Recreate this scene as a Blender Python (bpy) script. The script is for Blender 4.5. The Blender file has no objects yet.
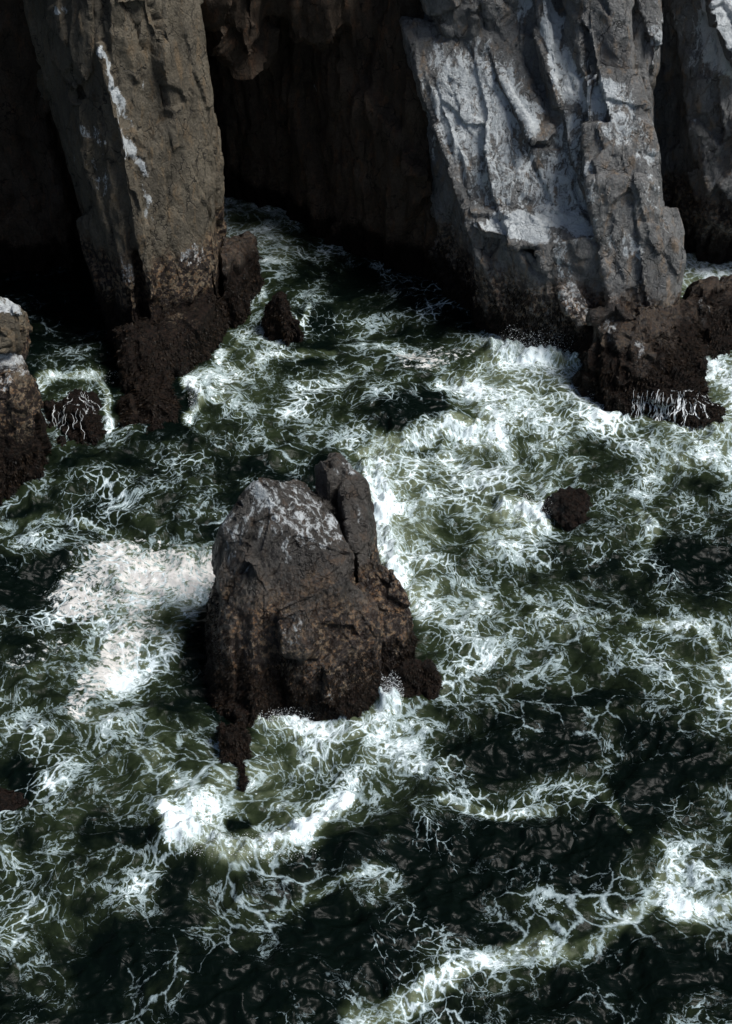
import bpy, bmesh, math, random
import numpy as np
from mathutils import Vector

random.seed(7)
rng = np.random.default_rng(11)
scene = bpy.context.scene
COL = scene.collection

# ------------------------------------------------------------------ camera model (plain pinhole, used for measuring the photo)
CAM_H = 40.0
PITCH = math.radians(40)
FPX = 1576.0
CP, SP = math.cos(PITCH), math.sin(PITCH)


def P(px, py, Y):
    """point that stands at forward distance Y on the sight line of photo pixel px, py"""
    a = (px - 366) / FPX
    b = (512 - py) / FPX
    d = (a, CP + b * SP, -SP + b * CP)
    t = Y / d[1]
    return (d[0] * t, Y, CAM_H + d[2] * t)


def G(px, py, z=0.0):
    """point at height z on the sight line"""
    a = (px - 366) / FPX
    b = (512 - py) / FPX
    d = (a, CP + b * SP, -SP + b * CP)
    t = (z - CAM_H) / d[2]
    return (d[0] * t, d[1] * t, z)


def pix(x, y, z):
    """photo pixel of world points (arrays); used to lay surveyed foam, stain and sheen marks out on the ground plan"""
    zz = z - CAM_H
    dep = np.maximum(y * CP - zz * SP, 1.0)
    return 366 + FPX * x / dep, 512 - FPX * (y * SP + zz * CP) / dep


# ------------------------------------------------------------------ numpy noise
def _h(i, j, k, seed):
    n = (i.astype(np.uint32) * np.uint32(374761393) + j.astype(np.uint32) * np.uint32(668265263)
         + k.astype(np.uint32) * np.uint32(2147483647 - 1274126177) + np.uint32((seed * 974634777) & 0xffffffff))
    n = (n ^ (n >> np.uint32(13))) * np.uint32(1274126177)
    n = (n ^ (n >> np.uint32(15))) * np.uint32(2246822519)
    return n ^ (n >> np.uint32(14))


def _f(n):
    return (n & np.uint32(0xffffff)).astype(np.float32) / np.float32(16777216.0)


def vnoise(p, seed=0):
    """smooth 3D gradient noise, about -1..1"""
    p = p.astype(np.float32)
    i = np.floor(p)
    f = p - i
    ii = i.astype(np.int64)
    u = f * f * f * (f * (f * 6 - 15) + 10)
    out = 0
    for dx in (0, 1):
        for dy in (0, 1):
            for dz in (0, 1):
                h = _h(ii[:, 0] + dx, ii[:, 1] + dy, ii[:, 2] + dz, seed)
                gx = _f(h) * 2 - 1
                gy = _f(h * np.uint32(747796405) + np.uint32(1)) * 2 - 1
                gz = _f(h * np.uint32(277803737) + np.uint32(7)) * 2 - 1
                d = gx * (f[:, 0] - dx) + gy * (f[:, 1] - dy) + gz * (f[:, 2] - dz)
                w = (u[:, 0] if dx else 1 - u[:, 0]) * (u[:, 1] if dy else 1 - u[:, 1]) * (u[:, 2] if dz else 1 - u[:, 2])
                out = out + w * d
    return out * 1.6


def noise2(x, y, seed=0):
    x = x.astype(np.float32); y = y.astype(np.float32)
    ix = np.floor(x); iy = np.floor(y)
    fx = x - ix; fy = y - iy
    jx = ix.astype(np.int64); jy = iy.astype(np.int64)
    k = np.zeros_like(jx)
    ux = fx * fx * fx * (fx * (fx * 6 - 15) + 10)
    uy = fy * fy * fy * (fy * (fy * 6 - 15) + 10)
    out = 0
    for dx in (0, 1):
        for dy in (0, 1):
            h = _h(jx + dx, jy + dy, k, seed)
            an = _f(h) * 6.2831853
            d = np.cos(an) * (fx - dx) + np.sin(an) * (fy - dy)
            out = out + (ux if dx else 1 - ux) * (uy if dy else 1 - uy) * d
    return out * 1.5


def fbm2(x, y, octs, seed):
    o = 0; a = 1.0; t = 0
    for k in range(octs):
        o = o + a * noise2(x * 2 ** k + 17.3 * k, y * 2 ** k - 9.1 * k, seed + k); t += a; a *= .5
    return o / t


def fbm3(p, octs, seed, gain=.5):
    o = 0; a = 1.0; t = 0
    for k in range(octs):
        o = o + a * vnoise(p * (2.03 ** k) + 13.7 * k, seed + k); t += a; a *= gain
    return o / t


def cells(p, seed):
    """fractured-block noise: per point the nearest cell's random step + tilt, and the gap to the second nearest"""
    p = p.astype(np.float32)
    i = np.floor(p).astype(np.int64)
    n = len(p)
    f1 = np.full(n, 9., np.float32); f2 = np.full(n, 9., np.float32)
    val = np.zeros(n, np.float32)
    for dx in (-1, 0, 1):
        for dy in (-1, 0, 1):
            for dz in (-1, 0, 1):
                c = i + np.array((dx, dy, dz))
                h = _h(c[:, 0], c[:, 1], c[:, 2], seed)
                r1 = _f(h); r2 = _f(h * np.uint32(747796405) + np.uint32(11)); r3 = _f(h * np.uint32(277803737) + np.uint32(5))
                r4 = _f(h * np.uint32(1103515245) + np.uint32(3)); r5 = _f(h * np.uint32(22695477) + np.uint32(9))
                q0 = p[:, 0] - c[:, 0] - .1 - .8 * r1; q1 = p[:, 1] - c[:, 1] - .1 - .8 * r2; q2 = p[:, 2] - c[:, 2] - .1 - .8 * r3
                d = np.sqrt(q0 * q0 + q1 * q1 + q2 * q2)
                v = (r4 - .5) + (r5 - .5) * 1.3 * q0 + (r1 - .5) * 1.3 * q1 + (r2 - .5) * 1.0 * q2
                near = d < f1
                f2 = np.where(near, f1, np.minimum(f2, d))
                val = np.where(near, v, val)
                f1 = np.where(near, d, f1)
    return val, f2 - f1


def sst(a, b, x):
    t = np.clip((x - a) / (b - a), 0, 1)
    return t * t * (3 - 2 * t)


# ------------------------------------------------------------------ node helpers
def newmat(name):
    m = bpy.data.materials.new(name)
    m.use_nodes = True
    nt = m.node_tree
    nt.nodes.clear()
    out = nt.nodes.new('ShaderNodeOutputMaterial')
    b = nt.nodes.new('ShaderNodeBsdfPrincipled')
    nt.links.new(b.outputs[0], out.inputs[0])
    return m, nt, b


class N:
    def __init__(s, nt): s.nt = nt

    def _in(s, sock, v):
        if isinstance(v, bpy.types.NodeSocket): s.nt.links.new(v, sock)
        else: sock.default_value = v

    def math(s, op, a, b=0.0, c=0.0, clamp=False):
        n = s.nt.nodes.new('ShaderNodeMath'); n.operation = op; n.use_clamp = clamp
        s._in(n.inputs[0], a); s._in(n.inputs[1], b); s._in(n.inputs[2], c)
        return n.outputs[0]

    def ss(s, lo, hi, v):
        n = s.nt.nodes.new('ShaderNodeMapRange'); n.interpolation_type = 'SMOOTHSTEP'
        s._in(n.inputs[0], v); s._in(n.inputs[1], lo); s._in(n.inputs[2], hi)
        return n.outputs[0]

    def attr(s, name, out=2):
        n = s.nt.nodes.new('ShaderNodeAttribute'); n.attribute_name = name
        return n.outputs[out]

    def vmul(s, v, k):
        n = s.nt.nodes.new('ShaderNodeVectorMath'); n.operation = 'MULTIPLY'
        s._in(n.inputs[0], v); s._in(n.inputs[1], k)
        return n.outputs[0]

    def vadd(s, v, k):
        n = s.nt.nodes.new('ShaderNodeVectorMath'); n.operation = 'ADD'
        s._in(n.inputs[0], v); s._in(n.inputs[1], k)
        return n.outputs[0]

    def noise(s, v, scale, det=4, rough=.5, dist=0, col=False, kind=None, d2=False):
        n = s.nt.nodes.new('ShaderNodeTexNoise')
        n.noise_dimensions = '2D' if d2 else '3D'
        if kind: n.noise_type = kind
        s._in(n.inputs['Vector'], v); n.inputs['Scale'].default_value = scale
        n.inputs['Detail'].default_value = det; n.inputs['Roughness'].default_value = rough
        n.inputs['Distortion'].default_value = dist
        return n.outputs['Color' if col else 'Fac']

    def vor(s, v, scale, feature='DISTANCE_TO_EDGE', rnd=1.0, dim='3D'):
        n = s.nt.nodes.new('ShaderNodeTexVoronoi'); n.feature = feature; n.voronoi_dimensions = dim
        s._in(n.inputs['Vector'], v); n.inputs['Scale'].default_value = scale
        n.inputs['Randomness'].default_value = rnd
        return n.outputs[0]

    def mix(s, f, a, b):
        n = s.nt.nodes.new('ShaderNodeMix'); n.data_type = 'RGBA'
        s._in(n.inputs[0], f)
        for k, v in ((6, a), (7, b)):
            if isinstance(v, tuple): v = (*v, 1) if len(v) == 3 else v
            s._in(n.inputs[k], v)
        return n.outputs[2]

    def facet(s, v, scale):
        n = s.nt.nodes.new('ShaderNodeTexVoronoi'); n.feature = 'F1'
        s._in(n.inputs['Vector'], v); n.inputs['Scale'].default_value = scale
        sc = s.nt.nodes.new('ShaderNodeVectorMath'); sc.operation = 'SUBTRACT'
        s.nt.links.new(v, sc.inputs[0]); s.nt.links.new(n.outputs['Position'], sc.inputs[1])
        c = s.nt.nodes.new('ShaderNodeVectorMath'); c.operation = 'SUBTRACT'
        s.nt.links.new(n.outputs['Color'], c.inputs[0]); c.inputs[1].default_value = (.5, .5, .5)
        d = s.nt.nodes.new('ShaderNodeVectorMath'); d.operation = 'DOT_PRODUCT'
        s.nt.links.new(sc.outputs[0], d.inputs[0]); s.nt.links.new(c.outputs[0], d.inputs[1])
        return d.outputs['Value']

    def bump(s, h, dist, strength=1.0, normal=None):
        n = s.nt.nodes.new('ShaderNodeBump'); n.inputs['Strength'].default_value = strength
        n.inputs['Distance'].default_value = dist
        s._in(n.inputs['Height'], h)
        if normal is not None: s.nt.links.new(normal, n.inputs['Normal'])
        return n.outputs[0]


# ------------------------------------------------------------------ rock material
def rock_mat(name, base, warm, gain=1.0, algae_top=1.3, barn_top=3.4, rough=.5, spec=.4, belt_gain=1.0):
    """grey rock with warm patches; tide zones by height above the sea: algae, then a barnacle belt; pale = guano and salt stains plus painted wet sheen and highlights"""
    m, nt, b = newmat(name)
    n = N(nt)
    geo = nt.nodes.new('ShaderNodeNewGeometry')
    pos = geo.outputs['Position']
    sep = nt.nodes.new('ShaderNodeSeparateXYZ'); nt.links.new(pos, sep.inputs[0])
    z = sep.outputs[2]
    n1 = n.noise(pos, .55, 5, .6)
    n2 = n.noise(n.vmul(pos, (1, 1, .35)), 2.6, 6, .65, .6)
    n3 = n.noise(pos, 11, 5, .7)
    streak = n.noise(n.vmul(n.vadd(pos, n.vmul(n.noise(pos, 1.2, 2, .5, 0, True), (.8, .8, .8))), (1, 1, .16)), 4.2, 5, .7)
    g = gain
    c = n.mix(n.ss(.36, .66, n1), tuple(x * g * .75 for x in base), tuple(x * g * 1.25 for x in base))
    c = n.mix(n.math('MULTIPLY', n.ss(.5, .68, n2), .75), c, tuple(x * g for x in warm))
    c = n.mix(n.math('MULTIPLY', n.ss(.56, .38, n3), .45), c, tuple(x * g * .3 for x in base))
    # hairline cracks
    wp = n.vadd(n.vmul(pos, (1, 1, .5)), n.vmul(n.noise(pos, 1.1, 3, .6, 0, True), (.9, .9, .9)))
    cr = n.vor(wp, 1.25)
    crk = n.math('MULTIPLY', n.ss(.026, .003, cr), n.ss(.40, .55, n.noise(pos, .8, 3)))
    c = n.mix(n.math('MULTIPLY', crk, .8), c, (.006, .005, .004))
    # guano / salt, and wet sky sheen and highlights painted into the colour
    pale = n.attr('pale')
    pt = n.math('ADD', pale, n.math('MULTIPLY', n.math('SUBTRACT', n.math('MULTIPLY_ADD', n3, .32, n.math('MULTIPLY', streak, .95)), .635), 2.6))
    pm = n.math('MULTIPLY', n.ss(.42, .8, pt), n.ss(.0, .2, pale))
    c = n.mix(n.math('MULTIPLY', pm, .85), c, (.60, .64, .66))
    # barnacle belt
    zz = n.math('ADD', z, n.math('MULTIPLY_ADD', n1, 3.0, -1.5))
    zz = n.math('ADD', zz, n.math('MULTIPLY_ADD', n3, 1.2, -.6))
    bar = n.math('MULTIPLY', n.ss(barn_top + .5, barn_top - .5, zz), n.attr('belt'))
    bar = n.math('MULTIPLY', bar, belt_gain)
    sp = n.noise(pos, 7.5, 4, .75)
    c = n.mix(n.math('MULTIPLY', bar, n.ss(.40, .6, sp)), c, n.mix(n.ss(.3, .7, n.noise(pos, 2.3, 3)), (.17, .088, .040), (.24, .175, .11)))
    c = n.mix(n.math('MULTIPLY', bar, n.ss(.57, .47, n.noise(pos, 5.1, 3, .6))), c, (.016, .009, .006))
    # algae
    alg = n.ss(algae_top + .35, algae_top - .35, zz)
    c = n.mix(n.math('MULTIPLY', alg, .95), c, n.mix(n.ss(.4, .65, sp), (.005, .004, .0033), (.017, .010, .0075)))
    nt.links.new(c, b.inputs['Base Color'])
    r = n.math('ADD', rough, n.math('MULTIPLY_ADD', n2, .5, -.25), 0, True)
    nt.links.new(r, b.inputs['Roughness'])
    nt.links.new(n.math('MULTIPLY', n.math('MULTIPLY_ADD', alg, -.65, 1.0), spec), b.inputs['Specular IOR Level'])
    fw = n.vadd(n.vmul(pos, (1, 1, .55)), n.vmul(n.noise(pos, 2.2, 3, .6, 0, True), (.22, .22, .22)))
    hgt = n.math('ADD', n.math('MULTIPLY', n.facet(fw, 2.1), .55), n.math('MULTIPLY', n.facet(fw, 5.5), .5))
    hgt = n.math('ADD', hgt, n.math('MULTIPLY', n3, .10))
    hgt = n.math('ADD', hgt, n.math('MULTIPLY', streak, .10))
    hgt = n.math('ADD', hgt, n.math('MULTIPLY', n2, .10))
    hgt = n.math('SUBTRACT', hgt, n.math('MULTIPLY', crk, .05))
    nt.links.new(n.bump(hgt, 1.15, .95), b.inputs['Normal'])
    return m


# ------------------------------------------------------------------ hull blocks -> voxel union -> fractured surface
def hull_into(bm, pts):
    vs = [bm.verts.new(p) for p in pts]
    r = bmesh.ops.convex_hull(bm, input=vs)
    dead = [g for g in set(r['geom_interior'] + r['geom_unused']) if isinstance(g, bmesh.types.BMVert) and g.is_valid]
    if dead: bmesh.ops.delete(bm, geom=dead, context='VERTS')


def block(front, back=3.0, floor=False, dx=0.0, taper=1.0, extra=()):
    """front: (px, py, Y) survey points; the block runs back from them, and down to the sea bed when floor"""
    front = [(p[0], p[1], G(p[0], p[1], p[2])[1]) if p[2] < 20 else p for p in front]   # a value under 20 is a height above the sea
    pts = [P(*p) for p in front]
    cx = sum(p[0] for p in pts) / len(pts); cz = sum(p[2] for p in pts) / len(pts)
    pts += [P(366 + (p[0] - 366) * .985, p[1] + 5, p[2] + back) for p in front]
    pts += list(extra)
    if floor: pts += [(p[0], p[1], -2.0) for p in pts]
    return pts


def rock(name, hulls, voxel, mat, amps, label=None, cat=None, kind=None, parent=None, group=None, pale=(), belt=1.0,
         seed=1, lean=(0, 0), stretch=2.2, ribs=.0, soft=0):
    bm = bmesh.new()
    for h in hulls:
        b2 = bmesh.new(); hull_into(b2, h)
        bmesh.ops.recalc_face_normals(b2, faces=b2.faces)
        me = bpy.data.meshes.new('t'); b2.to_mesh(me); b2.free(); bm.from_mesh(me); bpy.data.meshes.remove(me)
    me = bpy.data.meshes.new(name); bm.to_mesh(me); bm.free()
    ob = bpy.data.objects.new(name, me); COL.objects.link(ob)
    md = ob.modifiers.new('r', 'REMESH'); md.mode = 'VOXEL'; md.voxel_size = voxel
    if soft:
        sm = ob.modifiers.new('s', 'SMOOTH'); sm.factor = .5; sm.iterations = soft
    dg = bpy.context.evaluated_depsgraph_get()
    me2 = bpy.data.meshes.new_from_object(ob.evaluated_get(dg))
    ob.modifiers.clear(); ob.data = me2; bpy.data.meshes.remove(me); me2.name = name
    n = len(me2.vertices)
    co = np.empty(n * 3, np.float32); me2.vertices.foreach_get('co', co); co = co.reshape(-1, 3)
    no = np.empty(n * 3, np.float32); me2.vertices.foreach_get('normal', no); no = no.reshape(-1, 3)
    q = co.copy()
    q[:, 0] -= lean[0] * q[:, 2]; q[:, 1] -= lean[1] * q[:, 2]
    w = np.stack([fbm3(q * .45, 2, seed + 50 + k) for k in range(3)], 1)
    q = q + w * .28
    d = np.zeros(n, np.float32)
    for k, (sc, am) in enumerate(amps):
        st = np.array((1, 1, 1 / stretch)) if k < 2 else np.array((1, 1, 1 / (1 + (stretch - 1) * .5)))
        v, gap = cells(q / sc * st, seed * 7 + k)
        d += am * v * 1.9 - am * (.45 * sst(-.1, .4, fbm3(q * .5, 2, seed + 60 + k))) * (1 - sst(0, .07, gap))
    d += .05 * fbm3(q * .9, 3, seed + 90) + .022 * fbm3(q * 5.5, 3, seed + 95)
    d += ribs * (.5 - 2.2 * np.abs(fbm3(q * np.array((1.0, 1.0, .13)), 4, seed + 81)))
    low = sst(2.2, .3, co[:, 2]) * belt
    d += low * (.42 * np.abs(fbm3(co * 1.5, 3, seed + 34)) - .13 + .14 * np.abs(fbm3(co * 4.2, 3, seed + 33)))
    ne = len(me2.edges)
    ed = np.empty(ne * 2, np.int32); me2.edges.foreach_get('vertices', ed); ed = ed.reshape(-1, 2)
    deg = np.bincount(ed.ravel(), minlength=n).astype(np.float32)
    for _ in range(1):
        acc = np.bincount(ed[:, 0], d[ed[:, 1]], n) + np.bincount(ed[:, 1], d[ed[:, 0]], n)
        d = (.6 * d + .4 * acc / np.maximum(deg, 1)).astype(np.float32)
    co2 = co + no * d[:, None]
    me2.vertices.foreach_set('co', co2.ravel())
    px, py = pix(co[:, 0], co[:, 1], co[:, 2])
    pa = np.zeros(n, np.float32)
    wx = fbm3(q * .8, 3, seed + 71) * 26; wy = fbm3(q * .8, 3, seed + 72) * 26
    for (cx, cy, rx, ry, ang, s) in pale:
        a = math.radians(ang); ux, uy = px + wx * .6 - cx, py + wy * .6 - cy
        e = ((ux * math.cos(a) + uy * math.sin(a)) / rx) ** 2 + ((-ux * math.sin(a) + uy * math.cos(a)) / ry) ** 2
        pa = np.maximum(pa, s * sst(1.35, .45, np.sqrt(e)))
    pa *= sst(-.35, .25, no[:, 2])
    at = me2.attributes.new('pale', 'FLOAT', 'POINT'); at.data.foreach_set('value', pa.astype(np.float32))
    at = me2.attributes.new('belt', 'FLOAT', 'POINT'); at.data.foreach_set('value', np.full(n, belt, np.float32))
    me2.set_sharp_from_angle(angle=math.radians(38))
    me2.polygons.foreach_set('use_smooth', [True] * len(me2.polygons))
    me2.materials.clear(); me2.materials.append(mat)
    me2.update()
    tag(ob, label, cat, kind, group)
    if parent: ob.parent = parent
    return ob, co2, no


def tag(o, label=None, cat=None, kind=None, group=None):
    if label: o['label'] = label
    if cat: o['category'] = cat
    if kind: o['kind'] = kind
    if group: o['group'] = group


def empty(name, loc, label, cat, group=None):
    o = bpy.data.objects.new(name, None); COL.objects.link(o); o.location = loc
    tag(o, label, cat, None, group)
    return o


def adopt(ob, par):
    ob.parent = par
    ob.matrix_parent_inverse.identity()
    ob.location = -Vector(par.location)


# weed: short curled blades rooted on the low wet rock
def weed(name, srcs, count, parent, mat, ztop=1.7, size=.16, seed=3):
    r = np.random.default_rng(seed)
    C = np.concatenate([s[0] for s in srcs]); Nn = np.concatenate([s[1] for s in srcs])
    zt = ztop + 1.6 * fbm3(C * .9, 3, 5) - .9 * (fbm3(C * 3.0, 2, 9) > .12)
    ok = np.where((C[:, 2] < zt) & (C[:, 2] > -.35) & (Nn[:, 1] < .55) & (Nn[:, 2] > -.5))[0]
    if len(ok) == 0: return None
    idx = r.choice(ok, min(count, len(ok)), replace=False)
    V = []; F = []
    L = size * (.35 + 1.3 * r.random(len(idx)) ** 2)
    p = C[idx]; nn = Nn[idx]
    down = np.array((0, 0, -1.0)) - nn * (-nn[:, 2:3])
    side = np.cross(nn, down + 1e-4 + r.normal(0, .6, nn.shape))
    side /= np.linalg.norm(side, axis=1)[:, None] + 1e-6
    dr = down * .8 + r.normal(0, .45, nn.shape) + nn * .28
    dr /= np.linalg.norm(dr, axis=1)[:, None]
    wd = (L * (.09 + .10 * r.random(len(idx))))[:, None]
    mid = p + dr * L[:, None] * .55 + nn * L[:, None] * .12
    tip = p + dr * L[:, None] + down * L[:, None] * .35
    base = p - nn * .03
    V = np.stack([base - side * wd * .6, base + side * wd * .6, mid + side * wd, mid - side * wd, tip], 1).reshape(-1, 3)
    k = np.arange(len(idx)) * 5
    me = bpy.data.meshes.new(name)
    me.from_pydata(V.tolist(), [], [(a, a + 1, a + 2, a + 3) for a in k] + [(a + 3, a + 2, a + 4) for a in k])
    me.materials.append(mat)
    ob = bpy.data.objects.new(name, me); COL.objects.link(ob)
    ob['kind'] = 'stuff'
    adopt(ob, parent)
    return ob


def weed_mat():
    m, nt, b = newmat('wet_seaweed')
    n = N(nt)
    pos = nt.nodes.new('ShaderNodeNewGeometry').outputs['Position']
    c = n.mix(n.ss(.35, .65, n.noise(pos, 1.6, 3)), (.004, .003, .0022), (.012, .0075, .0045))
    c = n.mix(n.ss(.55, .75, n.noise(pos, 9, 2)), c, (.034, .019, .010))
    nt.links.new(c, b.inputs['Base Color']); b.inputs['Roughness'].default_value = .55; b.inputs['Specular IOR Level'].default_value = .12
    return m


GREY = (.085, .080, .072)
WARM = (.15, .105, .068)
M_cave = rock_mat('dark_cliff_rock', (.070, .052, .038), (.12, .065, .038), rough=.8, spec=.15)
M_left = rock_mat('brown_grey_cliff_rock', (.118, .100, .072), (.18, .125, .07), algae_top=2.7, barn_top=4.8, rough=.6)
M_head = rock_mat('grey_headland_rock', (.155, .155, .152), (.22, .15, .09), algae_top=1.2, barn_top=3.4, rough=.33, spec=.6)
M_stack = rock_mat('sea_stack_rock', (.055, .049, .043), (.085, .056, .036), algae_top=1.2, barn_top=3.9, rough=.34, spec=.55)
M_low = rock_mat('wave_washed_rock', (.024, .021, .020), (.036, .028, .022), algae_top=2.2, barn_top=3.6, rough=.42, spec=.4, belt_gain=.3)
M_weed = weed_mat()

# ------------------------------------------------------------------ back cliff (terrain)
def prism(plan, z0, z1, top=None):
    top = top or plan
    return [(x, y, z0) for x, y in plan] + [(x, y, z1) for x, y in top]


g = lambda px, py: G(px, py)[:2]
A = g(215, 186); A2 = g(300, 214); B1 = g(370, 258); B2 = g(430, 308); B2 = (B2[0] + .6, B2[1] + 1.8); B3 = g(484, 346); B3 = (B3[0] + 4.0, B3[1] + 7.0)
back = [
    # recess at the far left
    prism([(-60, 66), g(60, 262), g(135, 258), (-6, 90), (-60, 90)], -2, 34, [(-60, 64), (-14, 65), (-9, 66), (-6, 90), (-60, 90)]),
    prism([(-60, 60), (-13, 61.5), (-9, 64), (-6, 90), (-60, 90)], 19, 36),  # unseen overhang added high up to keep the recess dark
    # end of the inlet
    prism([(-14, 76), A, (A[0] + 5, A[1] + 2), (0, 92), (-14, 92)], -2, 32),
    # right side wall of the inlet, running down to the headland
    prism([A, A2, (8, 90), (-8, 90)], -2, 32, [(A[0] + .5, A[1] + .5), (A2[0] - .8, A2[1] - 1), (8, 90), (-8, 90)]),
    prism([A2, B1, (14, 88), (-2, 90)], -2, 32, [(A2[0] - .8, A2[1] - 1), (B1[0] - 1.6, B1[1] + .6), (14, 88), (-2, 90)]),
    prism([B1, B2, B3, (30, 86), (4, 90)], -2, 32, [(B1[0] - 1.6, B1[1] + 2.0), (B2[0] - 1.6, B2[1] + 9), (B3[0], B3[1] + 6), (30, 86), (4, 90)]),
    # mass over the inlet (brow)
    prism([(-12, 66.5), (-4, 67.3), (3.0, 67.5), (10, 90), (-16, 90)], 13.2, 36, [(-12, 65), (-4, 65.5), (3, 66), (10, 90), (-16, 90)]),
    # far right mass behind the channel
    prism([g(650, 225), (60, 74), (60, 95), (12, 95)], -2, 34),
]
# hanging brow blocks that catch some light
back += [
    block([(176, -60, 64.6), (238, -60, 64.8), (178, 30, 65.6), (205, 38, 65.4), (232, 22, 65.8)], 5),
    block([(212, -20, 65.2), (266, -20, 65.4), (216, 32, 66), (250, 62, 65.7), (262, 40, 66.2)], 5),
    block([(286, -60, 65.8), (352, -60, 66), (290, 34, 66.8), (318, 48, 66.4), (350, 26, 67)], 5),
    block([(262, -60, 66.4), (300, -60, 66.6), (268, 16, 67), (292, 20, 67)], 4),
    block([(352, -60, 67.6), (408, -60, 67.6), (356, 60, 68.2), (404, 80, 67.8)], 4),
]
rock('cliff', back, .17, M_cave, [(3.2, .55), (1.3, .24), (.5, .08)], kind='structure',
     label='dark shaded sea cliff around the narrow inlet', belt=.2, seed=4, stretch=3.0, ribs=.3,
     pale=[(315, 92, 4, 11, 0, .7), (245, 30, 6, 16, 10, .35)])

# ------------------------------------------------------------------ left buttress
lb = empty('rock_buttress', G(165, 350), 'tall brown grey rock buttress leaning over the left side of the inlet', 'rock')
hulls = [
    block([(100, -260, 62), (172, -260, 64), (104, 0, 60.2), (150, 0, 61.2), (180, 60, 62.2), (196, 130, 61.8), (222, 260, 60.8), (226, 318, 60.2),
           (205, 335, 59.3), (152, 340, 58.5), (128, 160, 59.4)], 5, True),
    block([(14, -40, 64.5), (60, -260, 65), (98, -260, 62.6), (98, 30, 60.3), (84, 70, 60.6), (100, 160, 60.2), (132, 300, 58.9), (134, 345, 58.4), (118, 336, 59.4),
           (84, 200, 61.8), (46, 90, 63.4), (140, 356, 57.9), (126, 350, 59.0)], 4),
    # slabs standing proud of the face
    block([(46, -30, 62), (90, -30, 60.6), (92, 70, 60.0), (72, 96, 60.6), (48, 62, 61.6)], 2.5),
    block([(66, 102, 61), (92, 92, 60), (118, 200, 59.2), (128, 262, 58.6), (112, 258, 59.2), (86, 150, 60.6)], 2.5),
    block([(98, 44, 59.8), (106, 44, 60.1), (138, 190, 58.7), (158, 300, 58.0), (146, 300, 58.0), (118, 150, 59.0)], 2),
    block([(108, -10, 60), (150, -10, 60.6), (168, 66, 61), (138, 84, 60), (112, 60, 59.9)], 2),
    # foot
    block([(112, 328, 2), (150, 322, 2.4), (205, 315, 2.2), (226, 294, 2.2), (234, 320, .3), (212, 350, 0), (184, 370, .1), (152, 388, .6), (124, 380, .4)], 3, True),
    block([(124, 376, 1.2), (168, 370, 1.2), (178, 396, .7), (186, 424, .1), (154, 442, 0), (126, 436, 0), (118, 405, .5), (150, 400, 1.3)], 1.5, True),
]
body = rock('rock_face', hulls, .085, M_left, [(2.4, .26), (.95, .10), (.36, .03)], seed=9, stretch=3.2, ribs=.05, lean=(-.12, .08),
            pale=[(104, 60, 3, 16, -18, 1.0), (117, 95, 4, 34, -20, 1.0), (134, 155, 5, 30, -22, .95), (93, 135, 5, 20, -20, .6), (75, 150, 4, 18, -15, .45),  # patches along the ridge paint its lit bluish white edge
                  (146, 205, 4, 30, -14, .6), (125, 270, 10, 18, 0, .6), (193, 258, 14, 16, 0, .65), (100, 175, 6, 30, -15, .5), (62, 8, 8, 8, 0, .6), (150, 82, 5, 4, 0, .5)])
adopt(body[0], lb)
weed('seaweed', [body[1:]], 60000, lb, M_weed, 2.0, .15, 5)

# small rocks at its right flank
r1 = empty('sea_rock', G(242, 290), 'dark blocky rock standing against the right flank of the tall buttress', 'rock')
o = rock('rock_body', [block([(222, 236, 3.2), (250, 234, 2.6), (258, 262, 1.6), (259, 292, .1), (240, 314, 0), (222, 320, 0), (224, 260, 3)], 1.5, True)], .08, M_low, [(1.0, .2), (.4, .09)], seed=12)
adopt(o[0], r1); weed('seaweed', [o[1:]], 8000, r1, M_weed, 1.6, .15, 6)
r2 = empty('sea_rock', G(284, 335), 'small pointed black rock standing alone in the inlet foam', 'rock')
o = rock('rock_body', [block([(264, 304, 1.0), (280, 297, 1.5), (290, 308, 1.1), (300, 332, .1), (288, 342, -.1), (262, 328, 0)], .6, True)], .06, M_low, [(.8, .2), (.35, .08)], seed=13)
adopt(o[0], r2); weed('seaweed', [o[1:]], 5000, r2, M_weed, 1.4, .13, 7)

# far left rock
r3 = empty('sea_stack', G(10, 480), 'brown flat topped sea stack with pale stained ledge, cut by the left picture edge', 'rock')
o = rock('rock_body', [
    block([(-120, 304, 53.5), (8, 306, 52.5), (15, 312, 51.6), (14, 350, 50.6), (-110, 352, 50)], 3),
    block([(-130, 352, 51), (0, 350, 51.5), (14, 354, 51.2), (28, 380, 50.2), (24, 392, 49.7), (34, 420, 49.8), (38, 446, 49.8), (28, 470, 49.4), (8, 498, 48.4), (-130, 520, 47.6)], 4.5, True),
], .06, M_left, [(1.5, .24), (.6, .12), (.25, .05)], seed=21,
    pale=[(6, 308, 22, 8, 0, .9), (6, 362, 16, 10, 20, .9), (2, 385, 12, 12, 0, .8), (20, 370, 12, 8, 40, .6)])
adopt(o[0], r3); weed('seaweed', [o[1:]], 16000, r3, M_weed, 1.7, .13, 8)

# washed boulder between them
r4 = empty('sea_boulder', G(75, 430), 'dark weedy boulder with white water running over it left of the buttress foot', 'boulder')
o = rock('rock_body', [block([(50, 404, .7), (70, 388, .9), (90, 392, .9), (102, 412, .5), (106, 440, 0), (84, 454, -.1), (58, 444, -.1), (44, 424, .1), (78, 412, 1.2)], .5, True)],
         .05, M_low, [(.9, .16), (.35, .08)], seed=22, soft=3)
adopt(o[0], r4); weed('seaweed', [o[1:]], 2500, r4, M_weed, .35, .10, 9)
R4 = o

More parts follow.
